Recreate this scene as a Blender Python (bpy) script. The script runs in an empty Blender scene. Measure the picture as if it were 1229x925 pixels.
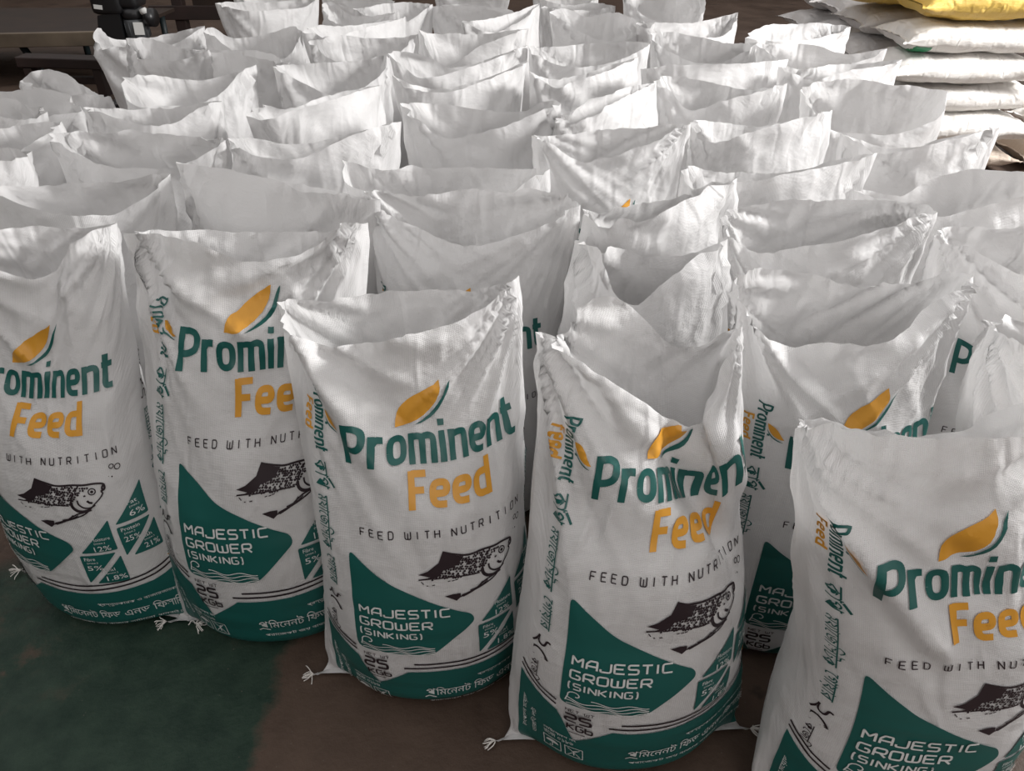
import bpy, bmesh, math, random
import numpy as np
from mathutils import Vector, Matrix, Euler

# ------------------------------------------------------------------ camera, light, exposure
SC = bpy.context.scene
COL = SC.collection
IW, IH = 1229.0, 925.0
FPX = 924.0
PITCH = math.radians(34.0)
CAMZ = 1.42
cd = bpy.data.cameras.new('camera')
cd.sensor_fit = 'HORIZONTAL'; cd.sensor_width = 36.0
cd.lens = 36.0 * FPX / IW
cd.clip_start = 0.05; cd.clip_end = 60
cam = bpy.data.objects.new('camera', cd); COL.objects.link(cam)
cam.location = (0, 0, CAMZ)
cam.rotation_euler = (math.pi / 2 - PITCH, 0, 0)
SC.camera = cam

w = bpy.data.worlds.new('world'); SC.world = w; w.use_nodes = True
bg = w.node_tree.nodes['Background']
bg.inputs[0].default_value = (1.0, 0.975, 0.965, 1); bg.inputs[1].default_value = 0.84

def area(name, loc, target, sx, sy, power, color):
    ld = bpy.data.lights.new(name, 'AREA'); ld.shape = 'RECTANGLE'; ld.size = sx; ld.size_y = sy
    ld.energy = power; ld.color = color
    o = bpy.data.objects.new(name, ld); COL.objects.link(o); o.location = loc
    o.rotation_euler = (Vector(target) - Vector(loc)).to_track_quat('-Z', 'Y').to_euler()
    return o
# the wide doorway on the right that lets the day in
area('door_daylight', (5.4, 2.6, 2.9), (0.3, 2.2, 0.6), 1.0, 1.2, 430, (1.0, 0.985, 0.97))
# added fill light behind the camera, lifts the front faces of the sacks
area('front_fill_light', (1.2, -3.3, 2.3), (-.2, 1.4, .2), 2.2, 1.8, 42, (1.0, .97, .96))
SC.view_settings.view_transform = 'Standard'
SC.view_settings.look = 'None'
SC.view_settings.exposure = 0.0
SC.view_settings.gamma = 1.0
SC.view_settings.use_curve_mapping = False

# ------------------------------------------------------------------ picture measurements -> places in the room
CP, SP = math.cos(PITCH), math.sin(PITCH)
def ray(px, py):
    a = (px - IW / 2) / FPX; b = -(py - IH / 2) / FPX
    return np.array([a, CP + b * SP, -SP + b * CP])
def at_z(px, py, z):
    d = ray(px, py); t = (z - CAMZ) / d[2]
    return np.array([0, 0, CAMZ]) + d * t
def at_y(px, py, y):
    d = ray(px, py); t = y / d[1]
    return np.array([0, 0, CAMZ]) + d * t

# ------------------------------------------------------------------ helpers
def link(name, me, mats=None, parent=None):
    o = bpy.data.objects.new(name, me); COL.objects.link(o)
    for m in (mats or []):
        me.materials.append(m)
    if parent: o.parent = parent
    return o
def tag(o, label=None, cat=None, group=None, kind=None):
    if label: o['label'] = label
    if cat: o['category'] = cat
    if group: o['group'] = group
    if kind: o['kind'] = kind
    return o
def empty(name, loc, label, cat, group=None, rz=0):
    o = bpy.data.objects.new(name, None); COL.objects.link(o); o.location = loc
    o.rotation_euler = (0, 0, rz); o.empty_display_size = .1
    return tag(o, label, cat, group)
def smooth(me):
    me.polygons.foreach_set('use_smooth', [True] * len(me.polygons))
def bm_obj(name, bm, mat, parent=None, sm=False):
    me = bpy.data.meshes.new(name); bm.to_mesh(me); bm.free()
    if sm: smooth(me)
    return link(name, me, mat if isinstance(mat, list) else [mat], parent)
def box(bm, c, s, rot=(0, 0, 0), bev=0.0):
    r = bmesh.ops.create_cube(bm, size=1.0)
    vs = r['verts']
    M = Matrix.Translation(c) @ Euler(rot).to_matrix().to_4x4() @ Matrix.Diagonal((s[0], s[1], s[2], 1))
    bmesh.ops.transform(bm, matrix=M, verts=vs)
    if bev:
        es = list({e for v in vs for e in v.link_edges})
        bmesh.ops.bevel(bm, geom=es, offset=bev, segments=2, affect='EDGES', profile=.5)
def tube(bm, pts, r, n=8, cap=True):
    pts = [Vector(p) for p in pts]; rings = []
    rr = r if isinstance(r, (list, tuple)) else [r] * len(pts)
    for i, p in enumerate(pts):
        t = (pts[min(i + 1, len(pts) - 1)] - pts[max(i - 1, 0)]).normalized()
        a = t.orthogonal().normalized() if i == 0 else (a - t * a.dot(t)).normalized()
        b = t.cross(a)
        rings.append([bm.verts.new(p + (a * math.cos(k * 2 * math.pi / n) + b * math.sin(k * 2 * math.pi / n)) * rr[i]) for k in range(n)])
    for i in range(len(rings) - 1):
        for k in range(n):
            bm.faces.new((rings[i][k], rings[i][(k + 1) % n], rings[i + 1][(k + 1) % n], rings[i + 1][k]))
    if cap:
        bm.faces.new(rings[0][::-1]); bm.faces.new(rings[-1])

# value noise
def _h(ix, iy, seed):
    n = (ix * 374761393 + iy * 668265263 + seed * 982451653) & 0xFFFFFFFF
    n = ((n ^ (n >> 13)) * 1274126177) & 0xFFFFFFFF
    return ((n ^ (n >> 16)) & 0xFFFF) / 32767.5 - 1.0
def vnoise(x, y, seed=0):
    x = np.asarray(x, float) + 1000.0; y = np.asarray(y, float) + 1000.0
    ix = np.floor(x).astype(np.int64); iy = np.floor(y).astype(np.int64)
    fx = x - ix; fy = y - iy
    fx = fx * fx * fx * (fx * (fx * 6 - 15) + 10); fy = fy * fy * fy * (fy * (fy * 6 - 15) + 10)
    a = _h(ix, iy, seed); b = _h(ix + 1, iy, seed); c = _h(ix, iy + 1, seed); d = _h(ix + 1, iy + 1, seed)
    return (a * (1 - fx) + b * fx) * (1 - fy) + (c * (1 - fx) + d * fx) * fy
def ridged(x, y, seed=0):
    return 1.0 - 2.0 * np.abs(vnoise(x, y, seed))

# ------------------------------------------------------------------ materials
def mat(name):
    m = bpy.data.materials.new(name); m.use_nodes = True
    nt = m.node_tree; b = nt.nodes['Principled BSDF']
    return m, nt, b
def plain(name, col, rough=.6, metal=0.0, noise=0.0, scale=8.0, bump=0.0):
    m, nt, b = mat(name)
    b.inputs['Roughness'].default_value = rough; b.inputs['Metallic'].default_value = metal
    b.inputs['Base Color'].default_value = (*col, 1)
    if noise or bump:
        tc = nt.nodes.new('ShaderNodeTexCoord'); n = nt.nodes.new('ShaderNodeTexNoise')
        n.inputs['Scale'].default_value = scale; n.inputs['Detail'].default_value = 6
        nt.links.new(tc.outputs['Object'], n.inputs['Vector'])
        r = nt.nodes.new('ShaderNodeValToRGB')
        r.color_ramp.elements[0].color = (*[c * (1 - noise) for c in col], 1)
        r.color_ramp.elements[1].color = (*[min(1, c * (1 + noise)) for c in col], 1)
        r.color_ramp.elements[0].position = .3; r.color_ramp.elements[1].position = .7
        nt.links.new(n.outputs['Fac'], r.inputs['Fac']); nt.links.new(r.outputs['Color'], b.inputs['Base Color'])
        if bump:
            bp = nt.nodes.new('ShaderNodeBump'); bp.inputs['Strength'].default_value = bump; bp.inputs['Distance'].default_value = .01
            nt.links.new(n.outputs['Fac'], bp.inputs['Height']); nt.links.new(bp.outputs['Normal'], b.inputs['Normal'])
    return m
def weave(name, col, trans=.22, wstr=.5, crink=.8, dirt=0.0, rough=.36):
    """woven polypropylene: UV is in metres on the cloth"""
    m, nt, b = mat(name); N = nt.nodes; L = nt.links
    b.inputs['Base Color'].default_value = (*col, 1); b.inputs['Roughness'].default_value = rough
    b.inputs['Specular IOR Level'].default_value = .42
    uv = N.new('ShaderNodeUVMap'); uv.uv_map = 'cloth'
    def wave(direction):
        wv = N.new('ShaderNodeTexWave'); wv.wave_type = 'BANDS'; wv.bands_direction = direction
        wv.inputs['Scale'].default_value = 125.0; wv.inputs['Distortion'].default_value = .6; wv.inputs['Detail'].default_value = 1
        wv.inputs['Detail Scale'].default_value = .3
        L.new(uv.outputs['UV'], wv.inputs['Vector']); return wv
    a, c = wave('X'), wave('Y')
    mx = N.new('ShaderNodeMath'); mx.operation = 'MULTIPLY'
    L.new(a.outputs['Fac'], mx.inputs[0]); L.new(c.outputs['Fac'], mx.inputs[1])
    b1 = N.new('ShaderNodeBump'); b1.inputs['Strength'].default_value = wstr; b1.inputs['Distance'].default_value = .0008
    L.new(mx.outputs[0], b1.inputs['Height'])
    mp = N.new('ShaderNodeMapping'); mp.inputs['Scale'].default_value = (22, 7, 1); L.new(uv.outputs['UV'], mp.inputs['Vector'])
    n1 = N.new('ShaderNodeTexNoise'); n1.inputs['Scale'].default_value = 1.0; n1.inputs['Detail'].default_value = 5; n1.inputs['Distortion'].default_value = .6; n1.noise_type = 'RIDGED_MULTIFRACTAL'; n1.inputs['Gain'].default_value = 1.6
    L.new(mp.outputs['Vector'], n1.inputs['Vector'])
    mp2 = N.new('ShaderNodeMapping'); mp2.inputs['Scale'].default_value = (30, 55, 1); mp2.inputs['Rotation'].default_value = (0, 0, .35); L.new(uv.outputs['UV'], mp2.inputs['Vector'])
    n2 = N.new('ShaderNodeTexNoise'); n2.inputs['Scale'].default_value = 1.0; n2.inputs['Detail'].default_value = 3
    L.new(mp2.outputs['Vector'], n2.inputs['Vector'])
    ad = N.new('ShaderNodeMath'); ad.operation = 'MULTIPLY_ADD'; ad.inputs[1].default_value = .22
    L.new(n2.outputs['Fac'], ad.inputs[0]); L.new(n1.outputs['Fac'], ad.inputs[2])
    b2 = N.new('ShaderNodeBump'); b2.inputs['Strength'].default_value = crink; b2.inputs['Distance'].default_value = .022
    L.new(ad.outputs[0], b2.inputs['Height']); L.new(b1.outputs['Normal'], b2.inputs['Normal'])
    L.new(b2.outputs['Normal'], b.inputs['Normal'])
    if dirt:
        n3 = N.new('ShaderNodeTexNoise'); n3.inputs['Scale'].default_value = 9; n3.inputs['Detail'].default_value = 6
        L.new(uv.outputs['UV'], n3.inputs['Vector'])
        cr = N.new('ShaderNodeValToRGB'); cr.color_ramp.elements[0].position = .55; cr.color_ramp.elements[1].position = .8
        cr.color_ramp.elements[0].color = (*col, 1); cr.color_ramp.elements[1].color = (col[0] * (1 - dirt), col[1] * (1 - dirt * 1.25), col[2] * (1 - dirt * 1.6), 1)
        L.new(n3.outputs['Fac'], cr.inputs['Fac']); L.new(cr.outputs['Color'], b.inputs['Base Color'])
    if trans:
        t = N.new('ShaderNodeBsdfTranslucent'); t.inputs['Color'].default_value = (*[c * .95 for c in col], 1)
        L.new(b2.outputs['Normal'], t.inputs['Normal'])
        ms = N.new('ShaderNodeMixShader'); ms.inputs[0].default_value = trans
        L.new(b.outputs[0], ms.inputs[1]); L.new(t.outputs[0], ms.inputs[2])
        L.new(ms.outputs[0], N['Material Output'].inputs[0])
    return m
M_SACK = weave('white_woven_sack', (.80, .793, .79), crink=.5, wstr=.7)
M_LYING = weave('white_filled_sack', (.80, .78, .75), trans=0, crink=.5, dirt=.12)
M_SHADEDSACK = weave('shaded_white_filled_sack', (.62, .60, .59), trans=0, crink=.5, dirt=.2)  # white cloth greyed: the shade on the rear rows is in its colour
M_BROWNSACK = weave('buff_filled_sack', (.55, .46, .38), trans=0, crink=.5, dirt=.2)
M_YELLOW = weave('yellow_filled_sack', (.80, .55, .13), trans=0, crink=.6, dirt=.1)
M_GREEN = plain('green_print', (.010, .105, .092), .42)
M_ORANGE = plain('orange_print', (.70, .33, .035), .42)
M_INK = plain('dark_ink', (.022, .012, .016), .5)
M_WHITEINK = plain('white_print', (.72, .74, .73), .5)
M_THREAD = plain('white_thread', (.75, .72, .68), .8)
M_PATCH = plain('bright_green_print', (.02, .22, .09), .5)

# ------------------------------------------------------------------ floor
def floor_material():
    m, nt, b = mat('worn_painted_floor'); N = nt.nodes; L = nt.links
    tc = N.new('ShaderNodeTexCoord')
    sep = N.new('ShaderNodeSeparateXYZ'); L.new(tc.outputs['Object'], sep.inputs[0])
    def noise(scale, detail=8, rough=.6):
        n = N.new('ShaderNodeTexNoise'); n.inputs['Scale'].default_value = scale; n.inputs['Detail'].default_value = detail
        n.inputs['Roughness'].default_value = rough; L.new(tc.outputs['Object'], n.inputs['Vector']); return n
    def ramp(src, p0, p1, c0=(0, 0, 0, 1), c1=(1, 1, 1, 1)):
        r = N.new('ShaderNodeValToRGB'); r.color_ramp.elements[0].position = p0; r.color_ramp.elements[1].position = p1
        r.color_ramp.elements[0].color = c0; r.color_ramp.elements[1].color = c1; L.new(src, r.inputs['Fac']); return r
    def mix(fac, a, c):
        x = N.new('ShaderNodeMix'); x.data_type = 'RGBA'; L.new(fac, x.inputs['Factor'])
        for s, v in ((6, a), (7, c)):
            if isinstance(v, tuple): x.inputs[s].default_value = v
            else: L.new(v, x.inputs[s])
        return x.outputs[2]
    n1 = noise(3.2); n2 = noise(14); n3 = noise(60, 4); n4 = noise(1.6, 6)
    brown = ramp(n1.outputs['Fac'], .3, .75, (.042, .025, .017, 1), (.108, .073, .054, 1)).outputs['Color']
    green = ramp(n2.outputs['Fac'], .3, .75, (.008, .024, .016, 1), (.030, .056, .038, 1)).outputs['Color']
    # the painted area lies on the near left: its ragged edge runs at x = -0.29 and about y = 1.35
    mx = N.new('ShaderNodeMath'); mx.operation = 'MULTIPLY_ADD'; mx.inputs[1].default_value = .10; L.new(n2.outputs['Fac'], mx.inputs[0]); L.new(sep.outputs['X'], mx.inputs[2])
    ex = ramp(mx.outputs[0], 0, 1); ex.color_ramp.elements[0].position = 0
    lx = N.new('ShaderNodeMapRange'); lx.inputs[1].default_value = -.43; lx.inputs[2].default_value = -.46; L.new(mx.outputs[0], lx.inputs[0])
    my = N.new('ShaderNodeMath'); my.operation = 'MULTIPLY_ADD'; my.inputs[1].default_value = .35; L.new(n1.outputs['Fac'], my.inputs[0]); L.new(sep.outputs['Y'], my.inputs[2])
    ly = N.new('ShaderNodeMapRange'); ly.inputs[1].default_value = 1.5; ly.inputs[2].default_value = 1.42; L.new(my.outputs[0], ly.inputs[0])
    patch = N.new('ShaderNodeMath'); patch.operation = 'MULTIPLY'; L.new(lx.outputs[0], patch.inputs[0]); L.new(ly.outputs[0], patch.inputs[1])
    wear = ramp(n4.outputs['Fac'], .47, .58)
    wear2 = ramp(n2.outputs['Fac'], .50, .60)
    wm = N.new('ShaderNodeMath'); wm.operation = 'MAXIMUM'
    wmul = N.new('ShaderNodeMath'); wmul.operation = 'MULTIPLY'; L.new(wear.outputs['Color'], wmul.inputs[0]); L.new(wear2.outputs['Color'], wmul.inputs[1])
    L.new(wmul.outputs[0], wm.inputs[0]); wm.inputs[1].default_value = 0
    inv = N.new('ShaderNodeMath'); inv.operation = 'SUBTRACT'; inv.inputs[0].default_value = 1; L.new(wm.outputs[0], inv.inputs[1])
    pf = N.new('ShaderNodeMath'); pf.operation = 'MULTIPLY'; L.new(patch.outputs[0], pf.inputs[0]); L.new(inv.outputs[0], pf.inputs[1])
    base = mix(pf.outputs[0], brown, green)
    # damp dark stains and light specks
    n5 = noise(5.0, 5); st = ramp(n5.outputs['Fac'], .60, .66); sm = N.new('ShaderNodeMath'); sm.operation = 'MULTIPLY'; sm.inputs[1].default_value = .55; L.new(st.outputs['Color'], sm.inputs[0])
    base = mix(sm.outputs[0], base, (.014, .010, .008, 1))
    vo = N.new('ShaderNodeTexVoronoi'); vo.inputs['Scale'].default_value = 55; L.new(tc.outputs['Object'], vo.inputs['Vector'])
    sp = ramp(vo.outputs['Distance'], .05, .09, (1, 1, 1, 1), (0, 0, 0, 1)); spn = ramp(n1.outputs['Fac'], .5, .6)
    sp2 = N.new('ShaderNodeMath'); sp2.operation = 'MULTIPLY'; L.new(sp.outputs['Color'], sp2.inputs[0]); L.new(spn.outputs['Color'], sp2.inputs[1])
    base = mix(sp2.outputs[0], base, (.12, .11, .09, 1))
    L.new(base, b.inputs['Base Color'])
    rr = ramp(n1.outputs['Fac'], .3, .7, (.5, .5, .5, 1), (.75, .75, .75, 1)); L.new(rr.outputs['Color'], b.inputs['Roughness'])
    b.inputs['Specular IOR Level'].default_value = .3
    bp = N.new('ShaderNodeBump'); bp.inputs['Strength'].default_value = .4; bp.inputs['Distance'].default_value = .006
    L.new(n3.outputs['Fac'], bp.inputs['Height']); L.new(bp.outputs['Normal'], b.inputs['Normal'])
    return m
bm = bmesh.new()
box(bm, (0, 4.6, -.05), (16, 16.8, .1))
tag(bm_obj('floor', bm, floor_material()), kind='structure')
bm = bmesh.new(); box(bm, (0, 13.1, 2.0), (16, .2, 4.2))
tag(bm_obj('wall_back', bm, plain('dim_plaster', (.20, .16, .13), .9, noise=.2, scale=2)), kind='structure')
bm = bmesh.new(); box(bm, (-8.1, 4.6, 2.0), (.2, 16.8, 4.2))
tag(bm_obj('wall_left', bm, plain('dim_plaster_side', (.16, .13, .11), .9, noise=.2, scale=2)), kind='structure')

bm = bmesh.new(); box(bm, (-1.5, -3.7, 2.1), (13, .2, 4.4))  # unseen wall added behind the camera to block world light from the sacks
tag(bm_obj('wall_front_blocker', bm, plain('dim_plaster_front', (.16, .13, .11), .9, noise=.2, scale=2)), kind='structure')

# ================================================================== THE PRINT, drawn flat in metres (x across, y up)
class Flat:
    def __init__(self): self.v = []; self.f = []
    def poly(self, pts):
        k = len(self.v); self.v += [(p[0], p[1]) for p in pts]; self.f.append(list(range(k, k + len(pts))))
    def stroke(self, pts, wd, close=False, taper=None):
        P = [np.array(p, float) for p in pts]
        if close: P = P + [P[0]]
        n = len(P)
        for i in range(n - 1):
            a, b2 = P[i], P[i + 1]; d = b2 - a; ln = np.hypot(*d)
            if ln < 1e-7: continue
            d = d / ln; nn = np.array([-d[1], d[0]])
            wa, wb = (wd, wd) if taper is None else (wd * taper(i / (n - 1)), wd * taper((i + 1) / (n - 1)))
            self.poly([a - nn * wa / 2, b2 - nn * wb / 2, b2 + nn * wb / 2, a + nn * wa / 2])
            if i > 0 : self.disc(a, wa / 2, 8)
    def disc(self, c, r, n=14):
        self.poly([(c[0] + r * math.cos(2 * math.pi * k / n), c[1] + r * math.sin(2 * math.pi * k / n)) for k in range(n)])
    def ring(self, c, r, wd, n=20):
        self.stroke([(c[0] + r * math.cos(2 * math.pi * k / n), c[1] + r * math.sin(2 * math.pi * k / n)) for k in range(n)], wd, True)
    def add(self, verts, faces, M):
        k = len(self.v)
        for x, y in verts: self.v.append(M(x, y))
        self.f += [[i + k for i in f] for f in faces]
def rounded(pts, r, n=4, close=False):
    """polyline with rounded corners"""
    P = [np.array(p, float) for p in pts]; out = []
    m = len(P)
    for i, p in enumerate(P):
        if not close and (i == 0 or i == m - 1): out.append(p); continue
        a, b2 = P[(i - 1) % m], P[(i + 1) % m]
        da, db = a - p, b2 - p; la, lb = np.hypot(*da), np.hypot(*db)
        rr = min(r, la * .5, lb * .5); s = p + da / la * rr; e = p + db / lb * rr
        for k in range(n + 1):
            t = k / n; out.append((1 - t) ** 2 * s + 2 * t * (1 - t) * p + t * t * e)
    return out
# humanist rounded letters of the brand word: x-height 1
def brand(ch):
    R = .3
    G = {
     'P': (.98, [([(.13, -.02), (.13, 1.38)], 0), ([(.13, 1.27), (.55, 1.27), (.86, 1.15), (.86, .70), (.55, .55), (.13, .55)], R)]),
     'r': (.62, [([(.13, -.02), (.13, 1.0)], 0), ([(.13, .72), (.28, .9), (.60, .9)], .2)]),
     'o': (.92, [([(.13, .12), (.78, .12), (.78, .90), (.13, .90)], 'c')]),
     'm': (1.32, [([(.13, -.02), (.13, 1.0)], 0), ([(.13, .85), (.40, .9), (.66, .85), (.66, -.02)], .25), ([(.66, .85), (.9, .9), (1.19, .85), (1.19, -.02)], .25)]),
     'i': (.36, [([(.17, -.02), (.17, 1.0)], 0), ([(.17, 1.17), (.17, 1.38)], 0)]),
     'n': (.90, [([(.13, -.02), (.13, 1.0)], 0), ([(.13, .82), (.4, .9), (.77, .88), (.77, -.02)], .3)]),
     'e': (.88, [([(.13, .50), (.75, .50), (.75, .90), (.13, .90), (.13, .12), (.72, .10)], .3)]),
     't': (.62, [([(.2, 1.28), (.2, .10), (.56, .10)], .25), ([(.0, .90), (.54, .90)], 0)]),
     'F': (.80, [([(.13, -.02), (.13, 1.38)], 0), ([(.13, 1.27), (.78, 1.27)], 0), ([(.13, .68), (.68, .68)], 0)]),
     'd': (.92, [([(.78, 1.38), (.78, -.02)], 0), ([(.78, .90), (.13, .90), (.13, .12), (.78, .12)], .3)]),
    }
    return G[ch]
def brand_word(fl, word, x0, y0, width, h, wd=.30):
    tot = sum(brand(c)[0] + .13 for c in word) - .13
    sx = width / tot; sy = h / 1.38; x = x0
    for c in word:
        adv, strokes = brand(c)
        for pts, r in strokes:
            if r == 'c': q = rounded(pts, .32, 5, True); cl = True
            elif r: q = rounded(pts, r, 5); cl = False
            else: q = pts; cl = False
            fl.stroke([(x + p[0] * sx, y0 + p[1] * sy) for p in q], wd * min(sx, sy * 1.1), cl)
        x += (adv + .13) * sx
# squared technical letters: unit box 1 x 1
def tech(c):
    R = .25
    G = {
     'M': [([(.05, 0), (.05, 1), (.5, .45), (.95, 1), (.95, 0)], .08)], 'A': [([(.0, 0), (.0, .62), (.32, 1), (1, 1), (1, 0)], .1), ([(0, .4), (1, .4)], 0)],
     'J': [([(1, 1), (1, 0), (0, 0), (0, .3)], R)], 'E': [([(1, 1), (0, 1), (0, 0), (1, 0)], .15), ([(0, .52), (.85, .52)], 0)],
     'S': [([(1, 1), (0, 1), (0, .52), (1, .52), (1, 0), (0, 0)], R)], 'T': [([(0, 1), (1, 1)], 0), ([(.5, 1), (.5, 0)], 0)],
     'I': [([(.5, 1), (.5, 0)], 0)], 'C': [([(1, 1), (0, 1), (0, 0), (1, 0)], R)],
     'G': [([(1, 1), (0, 1), (0, 0), (1, 0), (1, .5), (.55, .5)], R)], 'R': [([(0, 0), (0, 1), (1, 1), (1, .45), (0, .45)], R), ([(.5, .45), (1, 0)], 0)],
     'O': [([(0, 0), (1, 0), (1, 1), (0, 1)], 'c')], 'W': [([(0, 1), (0, 0), (.5, .0), (1, 0), (1, 1)], R), ([(.5, .0), (.5, .8)], 0)],
     'K': [([(0, 0), (0, 1)], 0), ([(1, 1), (.2, .5), (1, 0)], 0), ([(0, .5), (.2, .5)], 0)], 'N': [([(0, 0), (0, 1), (1, 0), (1, 1)], .06)],
     'F': [([(1, 1), (0, 1), (0, 0)], .1), ([(0, .5), (.8, .5)], 0)], 'D': [([(0, 0), (.75, 0), (1, .25), (1, .75), (.75, 1), (0, 1)], .1), ([(0, 0), (0, 1)], 0)],
     'H': [([(0, 0), (0, 1)], 0), ([(1, 0), (1, 1)], 0), ([(0, .5), (1, .5)], 0)], 'U': [([(0, 1), (0, 0), (1, 0), (1, 1)], R)],
     '(': [([(.7, 1.1), (.35, .9), (.35, .1), (.7, -.1)], .2)], ')': [([(.3, 1.1), (.65, .9), (.65, .1), (.3, -.1)], .2)],
     '2': [([(0, 1), (1, 1), (1, .52), (0, .52), (0, 0), (1, 0)], R)], '5': [([(1, 1), (0, 1), (0, .55), (1, .55), (1, 0), (0, 0)], R)],
     'b': [([(0, 1), (0, 0), (1, 0), (1, .6), (0, .6)], R)], ' ': [],
    }
    return G[c]
def tech_word(fl, word, x0, y0, cw, h, gap, wd):
    x = x0
    for c in word:
        n = {'I': .35, '(': .5, ')': .5, ' ': .7, 'M': 1.15, 'W': 1.2}.get(c, 1.0)
        for pts, r in tech(c):
            q = rounded(pts, .25, 4, True) if r == 'c' else (rounded(pts, r, 4) if r else pts)
            fl.stroke([(x + p[0] * cw * n, y0 + p[1] * h) for p in q], wd, r == 'c')
        x += cw * n + gap
    return x
_tc = {}
def type_mesh(s):
    if s in _tc: return _tc[s]
    c = bpy.data.curves.new('type', 'FONT'); c.body = s; c.size = 1; c.resolution_u = 2
    o = bpy.data.objects.new('type', c); COL.objects.link(o); bpy.context.view_layer.update()
    me = o.to_mesh(); v = [(p.co.x, p.co.y) for p in me.vertices]; f = [list(p.vertices) for p in me.polygons]
    o.to_mesh_clear(); bpy.data.objects.remove(o); bpy.data.curves.remove(c)
    xs = [p[0] for p in v]; ys = [p[1] for p in v]
    _tc[s] = (v, f, min(xs), max(xs), min(ys), max(ys)); return _tc[s]
def typed(fl, s, x0, y0, width, h, rot=0.0):
    """set s so that it fills width x h; rot in degrees about (x0,y0)"""
    v, f, a, b2, c, d = type_mesh(s); sx = width / (b2 - a); sy = h / (d - c)
    cr, sr = math.cos(math.radians(rot)), math.sin(math.radians(rot))
    def M(x, y):
        X = (x - a) * sx; Y = (y - c) * sy
        return (x0 + X * cr - Y * sr, y0 + X * sr + Y * cr)
    fl.add(v, f, M)
def bez(p0, p1, p2, p3, n=10):
    p0, p1, p2, p3 = map(np.array, (p0, p1, p2, p3)); out = []
    for k in range(n + 1):
        t = k / n; out.append(p0 * (1 - t) ** 3 + 3 * p1 * t * (1 - t) ** 2 + 3 * p2 * t * t * (1 - t) + p3 * t ** 3)
    return out
def leaf(fo, fg, x, y, s, rot=0, sq=1.0):
    c, sn = math.cos(rot), math.sin(rot)
    T = lambda P: [(x + s * (p[0] * c - p[1] * sn), y + s * sq * (p[0] * sn + p[1] * c)) for p in P]
    up = bez((0, 0), (.0, .55), (.42, .60), (.88, .98)); dn = bez((.88, .98), (.92, .42), (.55, .05), (0, 0))
    fo.poly(T(up + dn[1:-1]))
    g1 = bez((.38, .0), (.78, .05), (1.06, .40), (1.08, .94)); g2 = bez((1.08, .94), (.92, .72), (1.0, .30), (.38, .0))
    fg.poly(T(g1 + g2[1:-1]))

PRINT = {}      # name -> list of (Flat, material, level)
# brand word
f1, f2 = Flat(), Flat()
brand_word(f1, 'Prominent', -.168, .582, .336, .074)
brand_word(f2, 'Feed', -.058, .503, .160, .067)
PRINT['brand_lettering'] = [(f1, M_GREEN, 1), (f2, M_ORANGE, 1)]
f1, f2 = Flat(), Flat(); leaf(f1, f2, -.078, .650, .100, 0, .84)
PRINT['leaf_logo'] = [(f1, M_ORANGE, 1), (f2, M_GREEN, 1)]
f1 = Flat()
xx = -.152
for c in 'FEED WITH NUTRITION':
    tech_word(f1, c, xx + (.003 if c == 'I' else 0), .448, .0085, .0145, 0, .0021); xx += .0178 if c != ' ' else .012
PRINT['slogan_lettering'] = [(f1, M_INK, 1)]
# fish
f1 = Flat()
K = .183 / 735
def FM(X, Y):
    x, y = (X - 435) * K, -(Y - 375) * K * 1.05
    c, s = math.cos(-.13), math.sin(-.13)
    return (.036 + x * c - y * s, .360 + x * s + y * c)
def FP(pts): f1.poly([FM(*p) for p in pts])
def FS(pts, wd, r=40, close=False, taper=None): f1.stroke([FM(*p) for p in rounded(pts, r, 4, close)], wd * K * 1.25, close, taper)
FP([(245, 172), (275, 184), (330, 200), (400, 212), (372, 262), (330, 300), (262, 322), (225, 340)])
FP([(245, 172), (225, 340), (170, 378), (100, 366), (84, 364), (150, 330), (222, 262)])
FP([(262, 322), (225, 340), (170, 378), (110, 408), (74, 416), (130, 395), (180, 395), (240, 365)])
FS([(245, 175), (300, 188), (430, 207), (560, 186), (640, 188), (725, 176), (800, 184), (806, 232), (776, 244)], 13)
FS([(776, 244), (792, 262), (770, 300), (735, 335), (690, 392), (640, 440), (560, 470), (470, 500)], 9)
FS([(800, 184), (782, 215), (790, 240)], 12)
FS([(548, 330), (556, 372), (590, 402), (640, 410), (700, 388)], 20)
FS([(570, 255), (552, 300), (548, 335)], 12)
FS([(598, 310), (604, 345), (645, 378), (700, 376), (730, 352)], 11)
FS([(672, 314), (690, 330), (712, 334)], 14, 5)
f1.ring(FM(710, 240), 26 * K, 9 * K); f1.disc(FM(710, 241), 12 * K)
FS([(648, 276), (664, 270)], 10, 1)
rs = random.Random(5)
def inside(X, Y):
    if X < 180 or X > 690: return False
    top = np.interp(X, [180, 250, 400, 520, 640, 690], [385, 330, 225, 200, 196, 196])
    bot = np.interp(X, [180, 250, 400, 540, 575, 640, 690], [402, 392, 380, 362, 300, 250, 206])
    return top < Y < bot
for gy in range(196, 404, 17):
    for gx in range(180, 690, 19):
        X = gx + rs.uniform(-5, 5) + (gy // 17 % 2) * 9; Y = gy + rs.uniform(-4, 4)
        if not inside(X, Y) or rs.random() < (.16 if Y > 330 or X > 600 else .05): continue
        a, b2, t = rs.uniform(8, 13), rs.uniform(7, 11), rs.uniform(-.9, .6)
        c, s = math.cos(t), math.sin(t)
        FP([(X + c * p - s * q, Y + s * p + c * q) for p, q in ((a, 0), (a * .2, b2), (-a, b2 * .3), (-a * .4, -b2 * .8), (a * .5, -b2))])
for p, q in (((90, 405), (200, 385)), ((200, 392), (330, 372)), ((330, 378), (530, 362))): FS([p, q], 9, 1)
for p, q in (((190, 446), (210, 440)), ((300, 412), (318, 406)), ((328, 408), (348, 402)), ((352, 402), (372, 394)), ((150, 452), (162, 450)), ((110, 420), (130, 440))): FS([p, q], 6, 1)
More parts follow.
